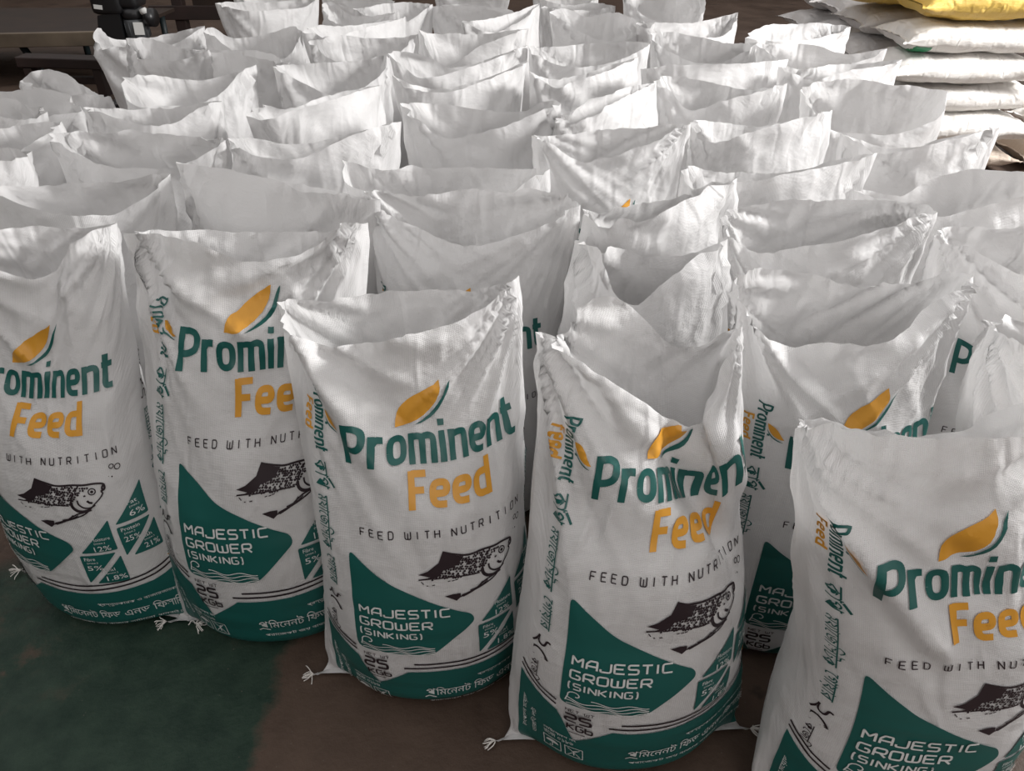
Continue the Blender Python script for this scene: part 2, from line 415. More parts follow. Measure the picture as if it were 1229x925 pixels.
FS([(672, 405), (600, 425), (540, 465), (505, 500), (420, 545)], 10, 30)
FS([(650, 428), (580, 468), (505, 500)], 9, 30); FS([(600, 440), (545, 478)], 7, 5); FS([(560, 440), (520, 488)], 6, 5)
FP([(505, 490), (540, 482), (440, 540), (402, 552), (410, 530)])
FP([(288, 538), (345, 520), (400, 515), (405, 548), (376, 580), (350, 566)])
for c, r in (((858, 66), 17), ((905, 78), 22), ((862, 146), 6), ((838, 140), 3)):
    (f1.ring(FM(*c), r * K, 7 * K) if r > 8 else f1.disc(FM(*c), r * K))
PRINT['fish_print'] = [(f1, M_INK, 1)]
# product panel
f1 = Flat(); f1.poly(rounded([(-.178, .412), (-.100, .350), (.040, .270), (.045, .252), (-.035, .172), (-.178, .172)], .014, 4, True))
PRINT['product_panel'] = [(f1, M_GREEN, 1)]
f2, f3 = Flat(), Flat()
tech_word(f2, 'MAJESTIC', -.164, .276, .0165, .0185, .0058, .0036)
tech_word(f2, 'GROWER', -.164, .246, .0165, .0185, .0058, .0036)
tech_word(f2, '(SINKING)', -.167, .220, .0118, .0150, .0046, .0030)
for k in range(4):
    f2.stroke([(-.166 + t * .135, .1790 + k * .0065 + .0032 * math.sin(t * 15 + k * .9) - .004 * t) for t in np.linspace(.0 if k < 3 else .3, 1, 26)], .0019)
sp = [(-.152 + (.0135 - .0010 * k) * math.cos(3.5 - k * .5), .203 + (.0125 - .0010 * k) * math.sin(3.5 - k * .5)) for k in range(11)]
f2.stroke([(-.168, .186)] + sp, .0022)
PRINT['product_panel>panel_lettering'] = [(f2, M_WHITEINK, 2)]
# net weight
f1 = Flat()
tech_word(f1, 'NET WT', -.166, .1560, .0062, .0072, .0024, .0014)
tech_word(f1, '25', -.166, .1260, .0190, .0225, .0060, .0050)
tech_word(f1, 'KGb', -.162, .1020, .0120, .0150, .0040, .0034)
f1.stroke([(-.158, .094), (-.130, .094)], .0020)
PRINT['weight_lettering'] = [(f1, M_INK, 2)]
# analysis triangles
TRI = [0]
def tri(p, s, val, cx, cy):
    p = [(a, b + .012) for a, b in p]; cy += .012
    f1, f2 = Flat(), Flat(); key = 'nutrient_tile.%d' % TRI[0]; TRI[0] += 1
    f1.poly(rounded(p, .004, 3, True))
    typed(f2, s, cx - .016, cy + .013, .034 if len(s) > 5 else .020, .0085)
    typed(f2, '(max.)', cx - .013, cy + .004, .020, .0060)
    typed(f2, val, cx - .016, cy - .0135, .036 if len(val) > 3 else .030, .0130)
    PRINT[key] = [(f1, M_GREEN, 1)]; PRINT[key + '>tile_lettering'] = [(f2, M_WHITEINK, 2)]
tri([(.124, .305), (.124, .229), (.056, .229)], 'Moisture', '12%', .100, .247)
tri([(.050, .222), (.118, .222), (.050, .144)], 'Fibre', '5%', .074, .197)
tri([(.124, .212), (.124, .142), (.064, .142)], 'Cal', '1.8%', .102, .164)
tri([(.200, .362), (.200, .288), (.134, .288)], 'Fat', '6%', .180, .310)
tri([(.134, .280), (.200, .280), (.134, .206)], 'Protein', '25%', .157, .256)
tri([(.206, .270), (.206, .202), (.146, .202)], 'Ash', '21%', .186, .224)
# bottom band with the white notch for the weight, and the two dark lines
f1, f2, f3 = Flat(), Flat(), Flat()
f1.poly([(-.262, -.09), (-.148, -.09), (-.150, .064), (-.182, .140), (-.205, .150), (-.262, .182)])
f1.poly([(-.148, -.09), (.262, -.09), (.262, .160), (.16, .130), (.02, .120), (-.085, .118), (-.150, .064)])
def band_line(y, x0, wd): f2.stroke([(x, y + np.interp(x, [-.1, .02, .16, .262], [0, .001, .014, .047])) for x in np.linspace(x0, .262, 16)], wd)
band_line(.130, -.092, .0042); band_line(.142, -.072, .0042)
f2.stroke([(-.184, .156), (-.215, .168), (-.262, .196)], .0042); f2.stroke([(-.184, .168), (-.215, .180), (-.262, .208)], .0042)
PRINT['bottom_band'] = [(f1, M_GREEN, 1), (f2, M_INK, 1)]
typed(f3, 'প্রস্তুতকারক ও বাজারজাতকারী', .045, .082, .165, .013)
typed(f3, 'প', -.055, .043, .018, .022); f3.stroke([(-.058, .036), (-.050, .041), (-.036, .034)], .0030)
typed(f3, 'িমেননট িফড এনড িফসািরজ', -.036, .040, .266, .028)
typed(f3, 'পরােজকট জয় বাজার শাটােরা ধামরাই ঢাকা', -.050, .012, .270, .011)
PRINT['bottom_band>maker_lettering'] = [(f3, M_WHITEINK, 2)]
f3 = Flat()
typed(f3, 'লাইেসনস নং', -.205, .064, .060, .010); typed(f3, 'রেজ ০১৮৬', -.205, .050, .055, .010)
f4 = Flat()
for x in (-.205, -.165):
    f4.stroke([(x, .008), (x + .032, .008), (x + .032, .042), (x, .042)], .0016, True)
f4.poly([(-.189 + .012 * math.cos(t), .026 + .010 * math.sin(t)) for t in np.linspace(0, math.pi, 9)])
f4.stroke([(-.189, .026), (-.189, .014), (-.193, .013), (-.194, .016)], .0016)
f4.stroke([(-.160, .012), (-.138, .038)], .0016); f4.stroke([(-.138, .012), (-.160, .038)], .0016)
f4.stroke([(-.149, .014), (-.149, .030), (-.143, .034)], .0022)
PRINT['bottom_band>licence_lettering'] = [(f3, M_WHITEINK, 2)]
f3 = Flat()
typed(f3, 'উৎপাদন মেয়াদ', -.238, .020, .105, .013, 90)
typed(f3, 'তারিখ লট', -.220, .022, .080, .011, 90)
PRINT['bottom_band>date_lettering'] = [(f3, M_WHITEINK, 2)]
PRINT['bottom_band>handling_symbols'] = [(f4, M_WHITEINK, 2)]
# lettering down the two sides
def side(x, sgn):
    g, o, k, k2 = Flat(), Flat(), Flat(), Flat()
    def put(dst, src, L0):
        # along: distance from the start of the line, up: height of the letter
        for fc in src.f:
            dst.poly([(x + sgn * src.v[i][1] * -1 * -1 if False else (x + (src.v[i][1] if sgn < 0 else -src.v[i][1])), (L0 - src.v[i][0]) if sgn < 0 else (L0 + src.v[i][0])) for i in fc])
    a, b2, c, d, e = Flat(), Flat(), Flat(), Flat(), Flat()
    brand_word(a, 'Prominent', 0, .0, .118, .031); brand_word(b2, 'Feed', .030, -.027, .055, .023)
    leaf(b2, a, .038, .026, .032)
    typed(c, 'কাপ', .136, -.006, .052, .031); c.stroke([(.166, .024), (.180, .036)], .005)
    typed(c, 'মযােজিসটক', .202, -.006, .110, .033); typed(c, 'েগায়ার', .326, -.006, .066, .029)
    typed(d, '২৫', .410, -.012, .050, .040); typed(d, 'কেজি', .468, -.006, .050, .022)
    L0 = .705 if sgn < 0 else .115
    put(g, a, L0); put(o, b2, L0); put(k2, c, L0); put(k, d, L0)
    return [(g, M_GREEN, 1), (o, M_ORANGE, 1)], [(k2, M_GREEN, 1)], [(k, M_INK, 1)]
for _x, _s, _t in ((-.234, -1, ''), (.262, 1, '.right')):
    PRINT['side_logo' + _t], PRINT['side_lettering' + _t], PRINT['side_weight_lettering' + _t] = side(_x, _s)

P0 = 1.04           # girth of a sack
NU = 200
CELL = P0 / NU
def cut(fl):
    """triangulate and cut on a grid so that the print can follow the cloth"""
    bm = bmesh.new()
    vs = [bm.verts.new((x, y, 0)) for x, y in fl.v]
    for f in fl.f:
        q = [vs[i] for i in f]
        try: bm.faces.new(q)
        except ValueError: pass
    bmesh.ops.triangulate(bm, faces=bm.faces[:])
    xs = [v.co.x for v in bm.verts]; ys = [v.co.y for v in bm.verts]
    for k in range(math.floor(min(xs) / CELL), math.ceil(max(xs) / CELL) + 1):
        bmesh.ops.bisect_plane(bm, geom=bm.verts[:] + bm.edges[:] + bm.faces[:], plane_co=(k * CELL, 0, 0), plane_no=(1, 0, 0), dist=1e-6)
    for k in range(math.floor(min(ys) / .009), math.ceil(max(ys) / .009) + 1):
        bmesh.ops.bisect_plane(bm, geom=bm.verts[:] + bm.edges[:] + bm.faces[:], plane_co=(0, k * .009, 0), plane_no=(0, 1, 0), dist=1e-6)
    bmesh.ops.remove_doubles(bm, verts=bm.verts[:], dist=1e-6)
    # all faces look the same way
    bm.verts.index_update()
    V = np.array([(v.co.x, v.co.y) for v in bm.verts]); F = []
    for f in bm.faces:
        ids = [v.index for v in f.verts]
        if f.normal.z < 0: ids.reverse()
        F.append(ids)
    bm.free(); return V, F
CUT = {n: [(*cut(fl), m, lv) for fl, m, lv in parts] for n, parts in PRINT.items()}

# ================================================================== A STANDING SACK
def crspline(P, n):
    """resample a polyline through P (k,3) smoothly to n points evenly spaced along it"""
    P = np.asarray(P, float)
    d = np.r_[0, np.cumsum(np.maximum(1e-4, np.linalg.norm(np.diff(P, axis=0), axis=1)))]
    # monotone-ish cubic through the points (finite difference tangents)
    T = np.zeros_like(P); h = np.diff(d)[:, None]; s = np.diff(P, axis=0) / h
    T[0] = s[0]; T[-1] = s[-1]
    if len(P) > 2: T[1:-1] = (s[:-1] * h[1:] + s[1:] * h[:-1]) / (h[1:] + h[:-1])
    def ev(t):
        i = np.clip(np.searchsorted(d, t, side='right') - 1, 0, len(d) - 2); hh = (d[i + 1] - d[i]); x = (t - d[i]) / hh
        x = x[:, None]; hh = hh[:, None]
        return (2 * x ** 3 - 3 * x ** 2 + 1) * P[i] + (x ** 3 - 2 * x ** 2 + x) * hh * T[i] + (-2 * x ** 3 + 3 * x ** 2) * P[i + 1] + (x ** 3 - x ** 2) * hh * T[i + 1]
    fine = ev(np.linspace(0, d[-1], 240))
    a = np.r_[0, np.cumsum(np.linalg.norm(np.diff(fine, axis=0), axis=1))]
    t = np.linspace(0, a[-1], n)
    return np.stack([np.interp(t, a, fine[:, k]) for k in range(3)], 1)
def super_loop(a, b, n, N):
    th = np.linspace(0, 2 * np.pi, 1441)
    x = a * np.sign(np.sin(th)) * np.abs(np.sin(th)) ** (2 / n); y = -b * np.sign(np.cos(th)) * np.abs(np.cos(th)) ** (2 / n)
    s = np.r_[0, np.cumsum(np.hypot(np.diff(x), np.diff(y)))]
    t = np.linspace(0, s[-1], N, endpoint=False)
    return np.stack([np.interp(t, s, x), np.interp(t, s, y)], 1)

def rim_points(sp):
    zc = sp.get('z', .82)
    zl, zr = sp.get('zl', zc), sp.get('zr', zc)
    L = at_z(*sp['L'], zl); R = at_z(*sp['R'], zr)
    out = []
    for key, sg, dd in (('F', -1, sp.get('df', .085)), ('B', 1, sp.get('db', .085))):
        q = [L]
        for p in sp[key]:
            t = min(1, max(0, (p[0] - sp['L'][0]) / (sp['R'][0] - sp['L'][0])))
            off = max(.016, dd * math.sin(math.pi * t) ** .7)
            Y = L[1] + (R[1] - L[1]) * t + sg * off
            c = at_y(p[0], p[1], Y)
            lo, hi = zc - .20, zc + .07
            if c[2] < lo: c = at_z(p[0], p[1], lo)
            elif c[2] > hi: c = at_z(p[0], p[1], hi)
            q.append(c)
        q.append(R); out.append(np.array(q))
    return L, R, out[0], out[1]

def build_sack_grid(sp, fine):
    L, R, F, B = rim_points(sp)
    nu = NU if near else 88
    half = nu // 2; q4 = nu // 4
    fr = crspline(F, half + 1); bk = crspline(B, half + 1)
    rim = np.zeros((nu, 3))
    for j in range(half + 1): rim[(j - q4) % nu] = fr[j]
    for j in range(1, half): rim[(q4 + j) % nu] = bk[half - j]
    bx, by = sp['base']; rz = sp['rz']
    a, b = sp.get('a', .198), sp.get('b', .148)
    loop = super_loop(a, b, 2.15, nu); c, s = math.cos(rz), math.sin(rz)
    loc = loop
    W = lambda xy: np.stack([bx + xy[:, 0] * c - xy[:, 1] * s, by + xy[:, 0] * s + xy[:, 1] * c], 1)
    u = (np.arange(nu) / nu + .5) % 1.0 - .5      # -.5 .. .5, 0 = front
    ear = np.exp(-((np.abs(u) - .25) / .055) ** 2)[:, None]
    seam = np.stack([loc[:, 0] * 1.27, loc[:, 1] * .0 - .065], 1)
    ear2 = np.exp(-((np.abs(u) - .25) / .075) ** 2)[:, None]
    ks = []
    def sec(xy, z, t):
        base = np.concatenate([W(xy), np.full((nu, 1), z)], 1)
        if t > 0:
            base[:, :2] = base[:, :2] * (1 - t) + rim[:, :2] * t
        return base
    def zlift(S, z0, t): S[:, 2] = z0 + (rim[:, 2] - z0) * t; return S
    lean = sp.get('lean', 0.0)
    ks.append(sec(seam, .012, 0))
    ks.append(sec(loc * .74 * (1 - ear) + seam * .97 * ear, .004, 0))
    ks.append(sec(loc * .91 * (1 - ear2 * .8) + seam * .94 * ear2 * .8, .016, 0))
    ks.append(sec(loc * (1.0 - .66 * ear2) + seam * .62 * ear2, .075, 0))
    ks.append(sec(loc * (1.035 - .26 * ear2) + seam * .24 * ear2, .19, 0))
    ks.append(sec(loc * 1.0, .34, .03))
    hf = .47
    ks.append(sec(loc * .97, hf, .20))
    for t in (.36, .68, 1.0):
        tt = .20 + .80 * (t ** .85)
        ks.append(zlift(sec(loc * .97, hf, tt), hf, t))
    ks = np.array(ks)                                        # (10,nu,3)
    nseg = [4, 4, 6, 10, 12, 12, 12, 12, 12] if near else [1, 2, 2, 4, 5, 5, 5, 5, 5]
    # tangents by chord
    T = np.zeros_like(ks); T[0] = ks[1] - ks[0]; T[-1] = ks[-1] - ks[-2]
    h = np.linalg.norm(np.diff(ks, axis=0), axis=2)[..., None] + 1e-5
    s_ = np.diff(ks, axis=0) / h
    T[0] = s_[0]; T[-1] = s_[-1]; T[1:-1] = (s_[:-1] * h[1:] + s_[1:] * h[:-1]) / (h[1:] + h[:-1])
    rows = []; start_row = 0
    for i in range(9):
        if i == 2: start_row = len(rows)
        for k in range(nseg[i]):
            x = k / nseg[i]
            rows.append((2 * x ** 3 - 3 * x ** 2 + 1) * ks[i] + (x ** 3 - 2 * x ** 2 + x) * h[i] * T[i] + (-2 * x ** 3 + 3 * x ** 2) * ks[i + 1] + (x ** 3 - x ** 2) * h[i] * T[i + 1])
    rows.append(ks[-1]); G = np.array(rows)                  # (nv,nu,3)
    G[:, :, 2] = np.maximum(G[:, :, 2], .003)
    # ---- folds and creases
    nv = G.shape[0]
    seg = np.linalg.norm(np.diff(G, axis=0), axis=2)
    arc = np.concatenate([np.zeros((1, nu)), np.cumsum(seg, 0)], 0)
    arc = arc - arc[start_row]
    top = arc[-1]
    N = normals(G, 5 if near else 2)
    S = u[None, :] * P0 + np.zeros((nv, 1)); Y = arc
    seed = sp['seed']
    D = np.zeros((nv, nu))
    below = np.maximum(0, top[None, :] - Y)
    loose = np.clip((Y - .30) / .22, 0, 1); loose = loose * loose * (3 - 2 * loose)
    for ci, cu in enumerate((-.25, .25)):
        ds = ((u - cu + .5) % 1.0 - .5) * P0
        # distance below the corner of the mouth
        jc = int(round((cu % 1.0) * nu)) % nu
        dy = np.maximum(0, top[jc] - Y) + 0 * ds[None, :]
        dsg = np.broadcast_to(ds[None, :], dy.shape)
        r = np.hypot(dsg, dy); th = np.arctan2(dsg, dy + .02)
        rid = ridged(th * 4.2 + seed * 3.1 + ci * 7.7, r * 1.4, seed + ci)
        rid2 = ridged(th * 9.5 + seed * 1.7, r * 2.2 + 4, seed + 11 + ci)
        amp = sp.get('fan', 1.0) * (.25 + .75 * (1 - np.exp(-(dsg / .022) ** 2))) * np.clip(r / .035, 0, 1) * np.exp(-(r / .29) ** 2)
        rid3 = ridged(th * 21 + seed * 2.3, r * 5.0 + 2, seed + 23 + ci)
        D += amp * (.0200 * rid + .0075 * rid2 + (.0030 * rid3 if near else 0))
    D += loose * (.0075 * vnoise(S * 9 + seed, Y * 4.5, seed + 3) + .0040 * ridged(S * 10 + Y * 7, Y * 6 - S * 5, seed + 5) + .0018 * ridged(S * 26, Y * 9, seed + 6))
    D += (1 - loose) * np.clip((Y - .01) / .08, 0, 1) * (.0028 * vnoise(S * 8, Y * 8, seed + 7) + .0011 * ridged(S * 7 + Y * 4, Y * 34, seed + 8))
    for (x0, y0, x1, y1, wd, am) in sp.get('creases', []):
        dx, dy = x1 - x0, y1 - y0; ln = math.hypot(dx, dy)
        t = ((S - x0) * dx + (Y - y0) * dy) / ln ** 2; dist = ((S - x0) * dy - (Y - y0) * dx) / ln
        win = np.exp(-(np.clip(np.abs(t - .5) - .38, 0, None) / .14) ** 2)
        D += am * win * np.exp(-(dist / wd) ** 2)
    fadebot = np.clip((np.arange(nv) - start_row) / (8 if near else 3), 0, 1)[:, None]
    G = G + N * (D * fadebot)[..., None]
    # every rim hem is a little wavy
    G[-1, :, 2] += .0022 * vnoise(np.arange(nu) * (.25 if near else .57), np.zeros(nu), seed + 9)
    G[:, :, 2] = np.maximum(G[:, :, 2], .003)
    return G, start_row, u
def normals(G, blur=0):
    du = np.roll(G, -1, 1) - np.roll(G, 1, 1)
    dv = np.zeros_like(G); dv[1:-1] = G[2:] - G[:-2]; dv[0] = G[1] - G[0]; dv[-1] = G[-1] - G[-2]
    n = np.cross(du, dv); l = np.linalg.norm(n, axis=2, keepdims=True) + 1e-12
    n = n / l
    for _ in range(blur):
        n = n + np.roll(n, 1, 1) + np.roll(n, -1, 1)
        q = n.copy(); q[1:] += n[:-1]; q[:-1] += n[1:]
        n = q / (np.linalg.norm(q, axis=2, keepdims=True) + 1e-12)
    return n
def grid_mesh(name, G, UVx, UVy, close=True):
    nv, nu, _ = G.shape
    me = bpy.data.meshes.new(name)
    idx = np.arange(nv * nu).reshape(nv, nu)
    a = idx[:-1]; b = np.roll(idx, -1, 1)[:-1]; c = np.roll(idx, -1, 1)[1:]; d = idx[1:]
    F = np.stack([a, b, c, d], -1).reshape(-1, 4)
    me.from_pydata(G.reshape(-1, 3).tolist(), [], F.tolist())
    uvl = me.uv_layers.new(name='cloth')
    ux = UVx.reshape(-1); uy = UVy.reshape(-1)
    lu = ux[F].copy(); mx = lu.max(1, keepdims=True) - lu
    lu = np.where(mx > .5, lu + P0, lu)
    uvl.data.foreach_set('uv', np.stack([lu.reshape(-1), uy[F].reshape(-1)], 1).reshape(-1))
    smooth(me); me.update(); return me
LV = .0022
def wrap_print(G, start_row, name, CU, parent, origin, dx=0.0, dy=0.0, ys=1.0, ymax_pad=.002):
    """lay a cut print on the cloth"""
    nv, nu, _ = G.shape
    seg = np.linalg.norm(np.diff(G[start_row:], axis=0), axis=2)
    arc = np.concatenate([np.zeros((1, nu)), np.cumsum(seg, 0)], 0)
    NN = normals(G)[start_row:]; GG = G[start_row:]
    ny = 230; yy = np.linspace(-.02, .95, ny)
    RG = np.zeros((ny, nu, 3)); RN = np.zeros((ny, nu, 3))
    for j in range(nu):
        for k in range(3):
            RG[:, j, k] = np.interp(yy, arc[:, j], GG[:, j, k]); RN[:, j, k] = np.interp(yy, arc[:, j], NN[:, j, k])
    top = arc[-1]
    verts = []; faces = []; mi = []; mats = []
    for V0, F, m, lv in CU:
        V = V0 * np.array([1.0, ys])
        x = ((V[:, 0] * .945 + .038 + dx) / P0) * nu; j0 = np.floor(x).astype(int); fx = (x - j0)[:, None]
        y = (V[:, 1] + dy - yy[0]) / (yy[1] - yy[0]); i0 = np.clip(np.floor(y).astype(int), 0, ny - 2); fy = (y - i0)[:, None]
        ja, jb = j0 % nu, (j0 + 1) % nu
        bil = lambda A: (A[i0, ja] * (1 - fx) + A[i0, jb] * fx) * (1 - fy) + (A[i0 + 1, ja] * (1 - fx) + A[i0 + 1, jb] * fx) * fy
        P = bil(RG); n = bil(RN); n /= np.linalg.norm(n, axis=1, keepdims=True) + 1e-9
        P = P + n * LV * lv
        ok = (V[:, 1] + dy < np.minimum(top[ja], top[jb]) - ymax_pad) & (V[:, 1] + dy > -.016)
        k = len(verts); verts += (P - np.array(origin)).tolist(); mats.append(m)
        for f in F:
            if all(ok[i] for i in f): faces.append([i + k for i in f]); mi.append(len(mats) - 1)
    if not faces: return None
    me = bpy.data.meshes.new(name); me.from_pydata(verts, [], faces)
    o = link(name, me, mats, parent); me.polygons.foreach_set('material_index', mi); smooth(me); me.update()
    return o

# ------------------------------------------------------------------ every standing sack, measured along its mouth
# key: L, R corners of the mouth, F its near edge, B its far edge (picture measurements turned into places by at_z / at_y)
S = {}
def sk(key, L, F, R, B, label, **kw):
    S[key] = dict(L=L, F=F, R=R, B=B, label=label, key=key, **kw)
PRN = 'white printed feed sack '
OPN = 'open white feed sack '
#@SACKS
sk('A', (-95,300), [(-40,312),(0,322),(40,333),(70,322),(84,293)], (139,267), [(-50,282),(0,275),(94,274)], PRN + 'leftmost in the front row, all six green triangles showing', front=(96,752), rz=-0.32, z=0.84, pdx=-0.004)
sk('B', (147,280), [(200,283),(240,292),(290,314),(340,310),(386,290),(404,271)], (436,267), [(200,280),(280,281),(360,281),(412,277)], PRN + 'second from left in the front row, standing square', front=(328,780), rz=.06, pdy=0.024, pdx=0.004, z=0.87, pys=1.1)
sk('C', (336,362), [(360,390),(386,411),(417,414),(472,403),(541,385),(585,360)], (623,331), [(379,361),(472,350),(514,347),(560,348),(600,340)], PRN + 'third from left in the front row, upright leaf logo', front=(518,850), rz=.04, pdx=0.008, pdy=-0.006, creases=[(-0.2, 0.8, -0.03, 0.52, 0.022, 0.014), (-0.11, 0.78, 0.02, 0.58, 0.03, -0.012)])
sk('D', (648,398), [(680,418),(715,444),(767,480),(805,504),(830,511),(848,498),(860,460)], (891,390), [(683,403),(702,370),(741,361),(771,381),(809,414),(836,417),(862,402)], PRN + 'in front with a deep fold bending the brand word', front=(757,935), rz=.05, pdy=0.032, creases=[(.00,.72,.15,.50,.024,-.034),(.07,.80,.21,.56,.034,.026),(-.10,.74,.02,.56,.03,.010)])
sk('E', (949,514), [(1000,514),(1050,516),(1111,518),(1170,520),(1218,521)], (1290,500), [(985,506),(1040,520),(1110,524),(1165,514),(1192,498),(1240,486)], PRN + 'nearest the lower right corner, straight level front rim', rz=-0.03, pdx=0.005, bshift=(0.11, 0.0), creases=[(-0.2, 0.8, -0.02, 0.5, 0.024, 0.02), (-0.1, 0.8, 0.06, 0.6, 0.03, -0.012)], pdy=0.025, fan=0.55)
sk('F', (884,358), [(910,385),(946,415),(994,409),(1044,411),(1080,401),(1115,371),(1145,343)], (1163,328), [(891,340),(932,329),(977,335),(1048,346),(1115,337),(1140,329)], PRN + 'directly behind the lower right corner sack, leaf tips showing', rz=.12, pdx=0.005, pdy=-0.07, creases=[(-0.19, 0.78, -0.08, 0.55, 0.02, 0.014)])
sk('G', (1183,391), [(1205,402),(1260,420),(1330,420)], (1440,392), [(1210,389),(1260,391),(1350,390)], OPN + 'at the right edge with only its hemmed left corner showing', rz=.0, bshift=(0.1, 0.0), pdx=0.03)
sk('H', (1124,282), [(1135,291),(1161,297),(1186,312),(1230,330),(1310,318)], (1400,290), [(1160,277),(1229,273),(1310,272)], PRN + 'cut by right edge, letters Pr beside a hemmed corner', rz=.0, pdy=-.03, pdx=-0.04)
sk('J', (862,262), [(880,285),(899,300),(925,301),(980,291),(1040,276),(1090,263)], (1122,254), [(880,255),(930,244),(990,243),(1050,241),(1087,245),(1112,250)], OPN + 'with a wide lens shaped mouth, two behind lower right corner', rz=.0, pdy=-0.1)
sk('K', (688,288), [(716,297),(742,355),(760,364),(793,338),(840,307)], (874,286), [(719,301),(742,301),(785,313),(809,311),(847,297)], OPN + 'with a heavily crumpled bright left corner behind the deep folded sack', rz=.05, fan=1.1)
sk('M', (433,230), [(458,253),(513,279),(543,293),(567,295),(605,286),(646,270),(675,256)], (696,246), [(461,231),(502,233),(571,230),(612,230),(650,225),(680,238)], OPN + 'in the middle with a broad sagging mouth', rz=.05, pdy=-0.075, pdx=-0.035)
sk('L', (699,256), [(715,270),(750,262),(782,253),(815,242),(850,229)], (884,214), [(732,251),(770,248),(809,241),(850,230)], OPN + 'with thin closed mouth sloping up right, behind crumpled corner', rz=.08)
sk('N', (211,193), [(250,200),(290,207),(330,217),(380,230)], (455,240), [(260,207),(330,219),(400,232)], OPN + 'with rim sloping down right, deep pleats at left corner', rz=-.06)
sk('O', (-60,228), [(0,232),(31,244),(67,254),(102,257),(135,258),(165,240)], (202,208), [(0,226),(43,226),(95,222),(143,218),(178,211)], OPN + 'behind the leftmost front sack, mouth open and shadowed to the right', rz=.0)
sk('P', (412,192), [(428,216),(470,238),(530,245),(590,240),(640,214)], (660,203), [(440,199),(500,201),(554,203),(620,207)], OPN + 'whose crinkled back wall shows above the broad sagging mouth', rz=.0)
sk('Q', (637,162), [(662,172),(685,190),(705,195),(725,190),(760,177),(800,160)], (828,148), [(655,165),(690,164),(730,158),(792,152)], OPN + 'with pinched left corner and orange leaf tip low down', rz=.06, pdy=-0.085)
sk('R', (815,205), [(832,223),(855,219),(887,218),(937,209),(990,200)], (1050,183), [(827,200),(860,208),(890,213),(950,206),(1010,192)], OPN + 'with a bright narrow mouth and curled left corner', rz=.08)
sk('T', (1010,160), [(1040,177),(1056,184),(1102,175),(1150,164),(1185,154)], (1200,153), [(1030,168),(1080,180),(1150,164)], OPN + 'with a tall pointed sunlit right corner in front of the stack', rz=.05)
sk('U', (1023,228), [(1050,238),(1085,246),(1125,258),(1157,252),(1200,240)], (1300,215), [(1050,230),(1085,236),(1131,216),(1161,207),(1229,206)], OPN + 'at the right edge below the stack, bright crumpled back wall', rz=.05)
sk('V', (61,160), [(80,175),(107,191),(133,199),(176,201),(210,199),(245,186)], (268,168), [(100,159),(138,159),(209,162),(250,166)], OPN + 'near left edge with long straight back rim, pleated corner', rz=.0)
sk('W', (270,166), [(290,180),(313,188),(340,190),(366,188),(400,171),(440,156)], (480,145), [(300,165),(344,172),(400,168),(445,155)], OPN + 'with rim climbing right to a sharp bright corner', rz=.10)
sk('X', (482,124), [(500,140),(526,162),(541,166),(560,163),(596,154),(627,143),(652,130)], (671,124), [(504,126),(543,128),(592,134),(631,132),(655,121)], OPN + 'with a shaded hollow mouth left of the pinched corner sack', rz=.05)
sk('Y', (668,147), [(690,145),(720,128),(750,115)], (787,99), [(700,124),(740,111),(770,101)], OPN + 'with a narrow slot of a mouth sloping up right', rz=.12)
sk('Z', (786,98), [(806,112),(820,128),(832,132),(861,122),(900,112)], (945,100), [(800,94),(825,94),(861,101),(905,107)], OPN + 'whose mouth flap curls at the left and closes towards the right', rz=.0)
sk('AA', (829,147), [(840,165),(850,170),(883,162),(930,149),(981,136)], (1000,133), [(840,146),(870,150),(905,154),(960,143)], OPN + 'with a long rim rising right to a thumb shaped fold', rz=.08)
sk('BB', (963,108), [(975,130),(998,157),(1030,160),(1065,161),(1100,152),(1127,132)], (1139,109), [(980,102),(1017,97),(1069,101),(1110,106)], OPN + 'with a wide square mouth beside the white stack', rz=-.02)
sk('CC', (101,129), [(125,134),(150,142),(190,150),(215,145),(238,129)], (265,121), [(120,130),(157,132),(200,130),(240,124)], OPN + 'with a bright ribbon of cloth at its right corner', rz=.0)
sk('DD', (299,138), [(316,143),(345,135),(371,127),(419,113)], (459,101), [(316,127),(338,131),(380,121),(420,109)], OPN + 'with a smooth bright front and straight rim climbing to the right', rz=.12)
sk('EE', (-120,125), [(-60,138),(0,140),(33,141)], (57,134), [(-60,112),(0,119),(31,127)], OPN + 'at the left edge with a dark shaded front', rz=.0, z=0.81)
sk('FF', (-130,190), [(-70,200),(0,194),(20,190)], (34,187), [(-60,178),(0,177),(19,178)], OPN + 'at the left edge with only a pale crumpled right corner showing', rz=.0)
sk('GG', (-75,165), [(-20,178),(20,180),(50,162)], (73,146), [(-30,160),(0,156),(45,150)], OPN + 'near left edge with a grey shaded peaked right corner', rz=.05)
sk('HH', (-70,118), [(-30,128),(20,134),(60,138)], (98,133), [(-20,114),(17,112),(64,112),(85,121)], OPN + 'near the left edge with a rounded pale flap of a rim', rz=.0, z=0.77)
sk('II', (28,95), [(40,102),(70,107),(100,113)], (133,116), [(36,88),(50,85),(69,89),(95,104)], OPN + 'farthest left in its row with a rim rolled into a loop', rz=-.03, z=0.75)
sk('JJ', (146,100), [(150,112),(170,126),(195,126),(235,125),(262,113),(290,86)], (306,78), [(150,95),(171,91),(200,93),(245,97),(275,89)], OPN + 'with two inner creases and tall bright right corner', rz=.05)
sk('KK', (327,80), [(345,92),(365,100),(404,115),(430,108),(455,88)], (466,65), [(354,78),(400,75),(440,71)], OPN + 'with pleats fanning from left corner, smooth grey back wall', rz=.05)
sk('LL', (465,64), [(480,78),(502,92),(521,91),(560,81),(600,68)], (634,54), [(495,63),(516,70),(541,82),(590,69)], OPN + 'with a bright hollow left half, thin rim at right', rz=.05)
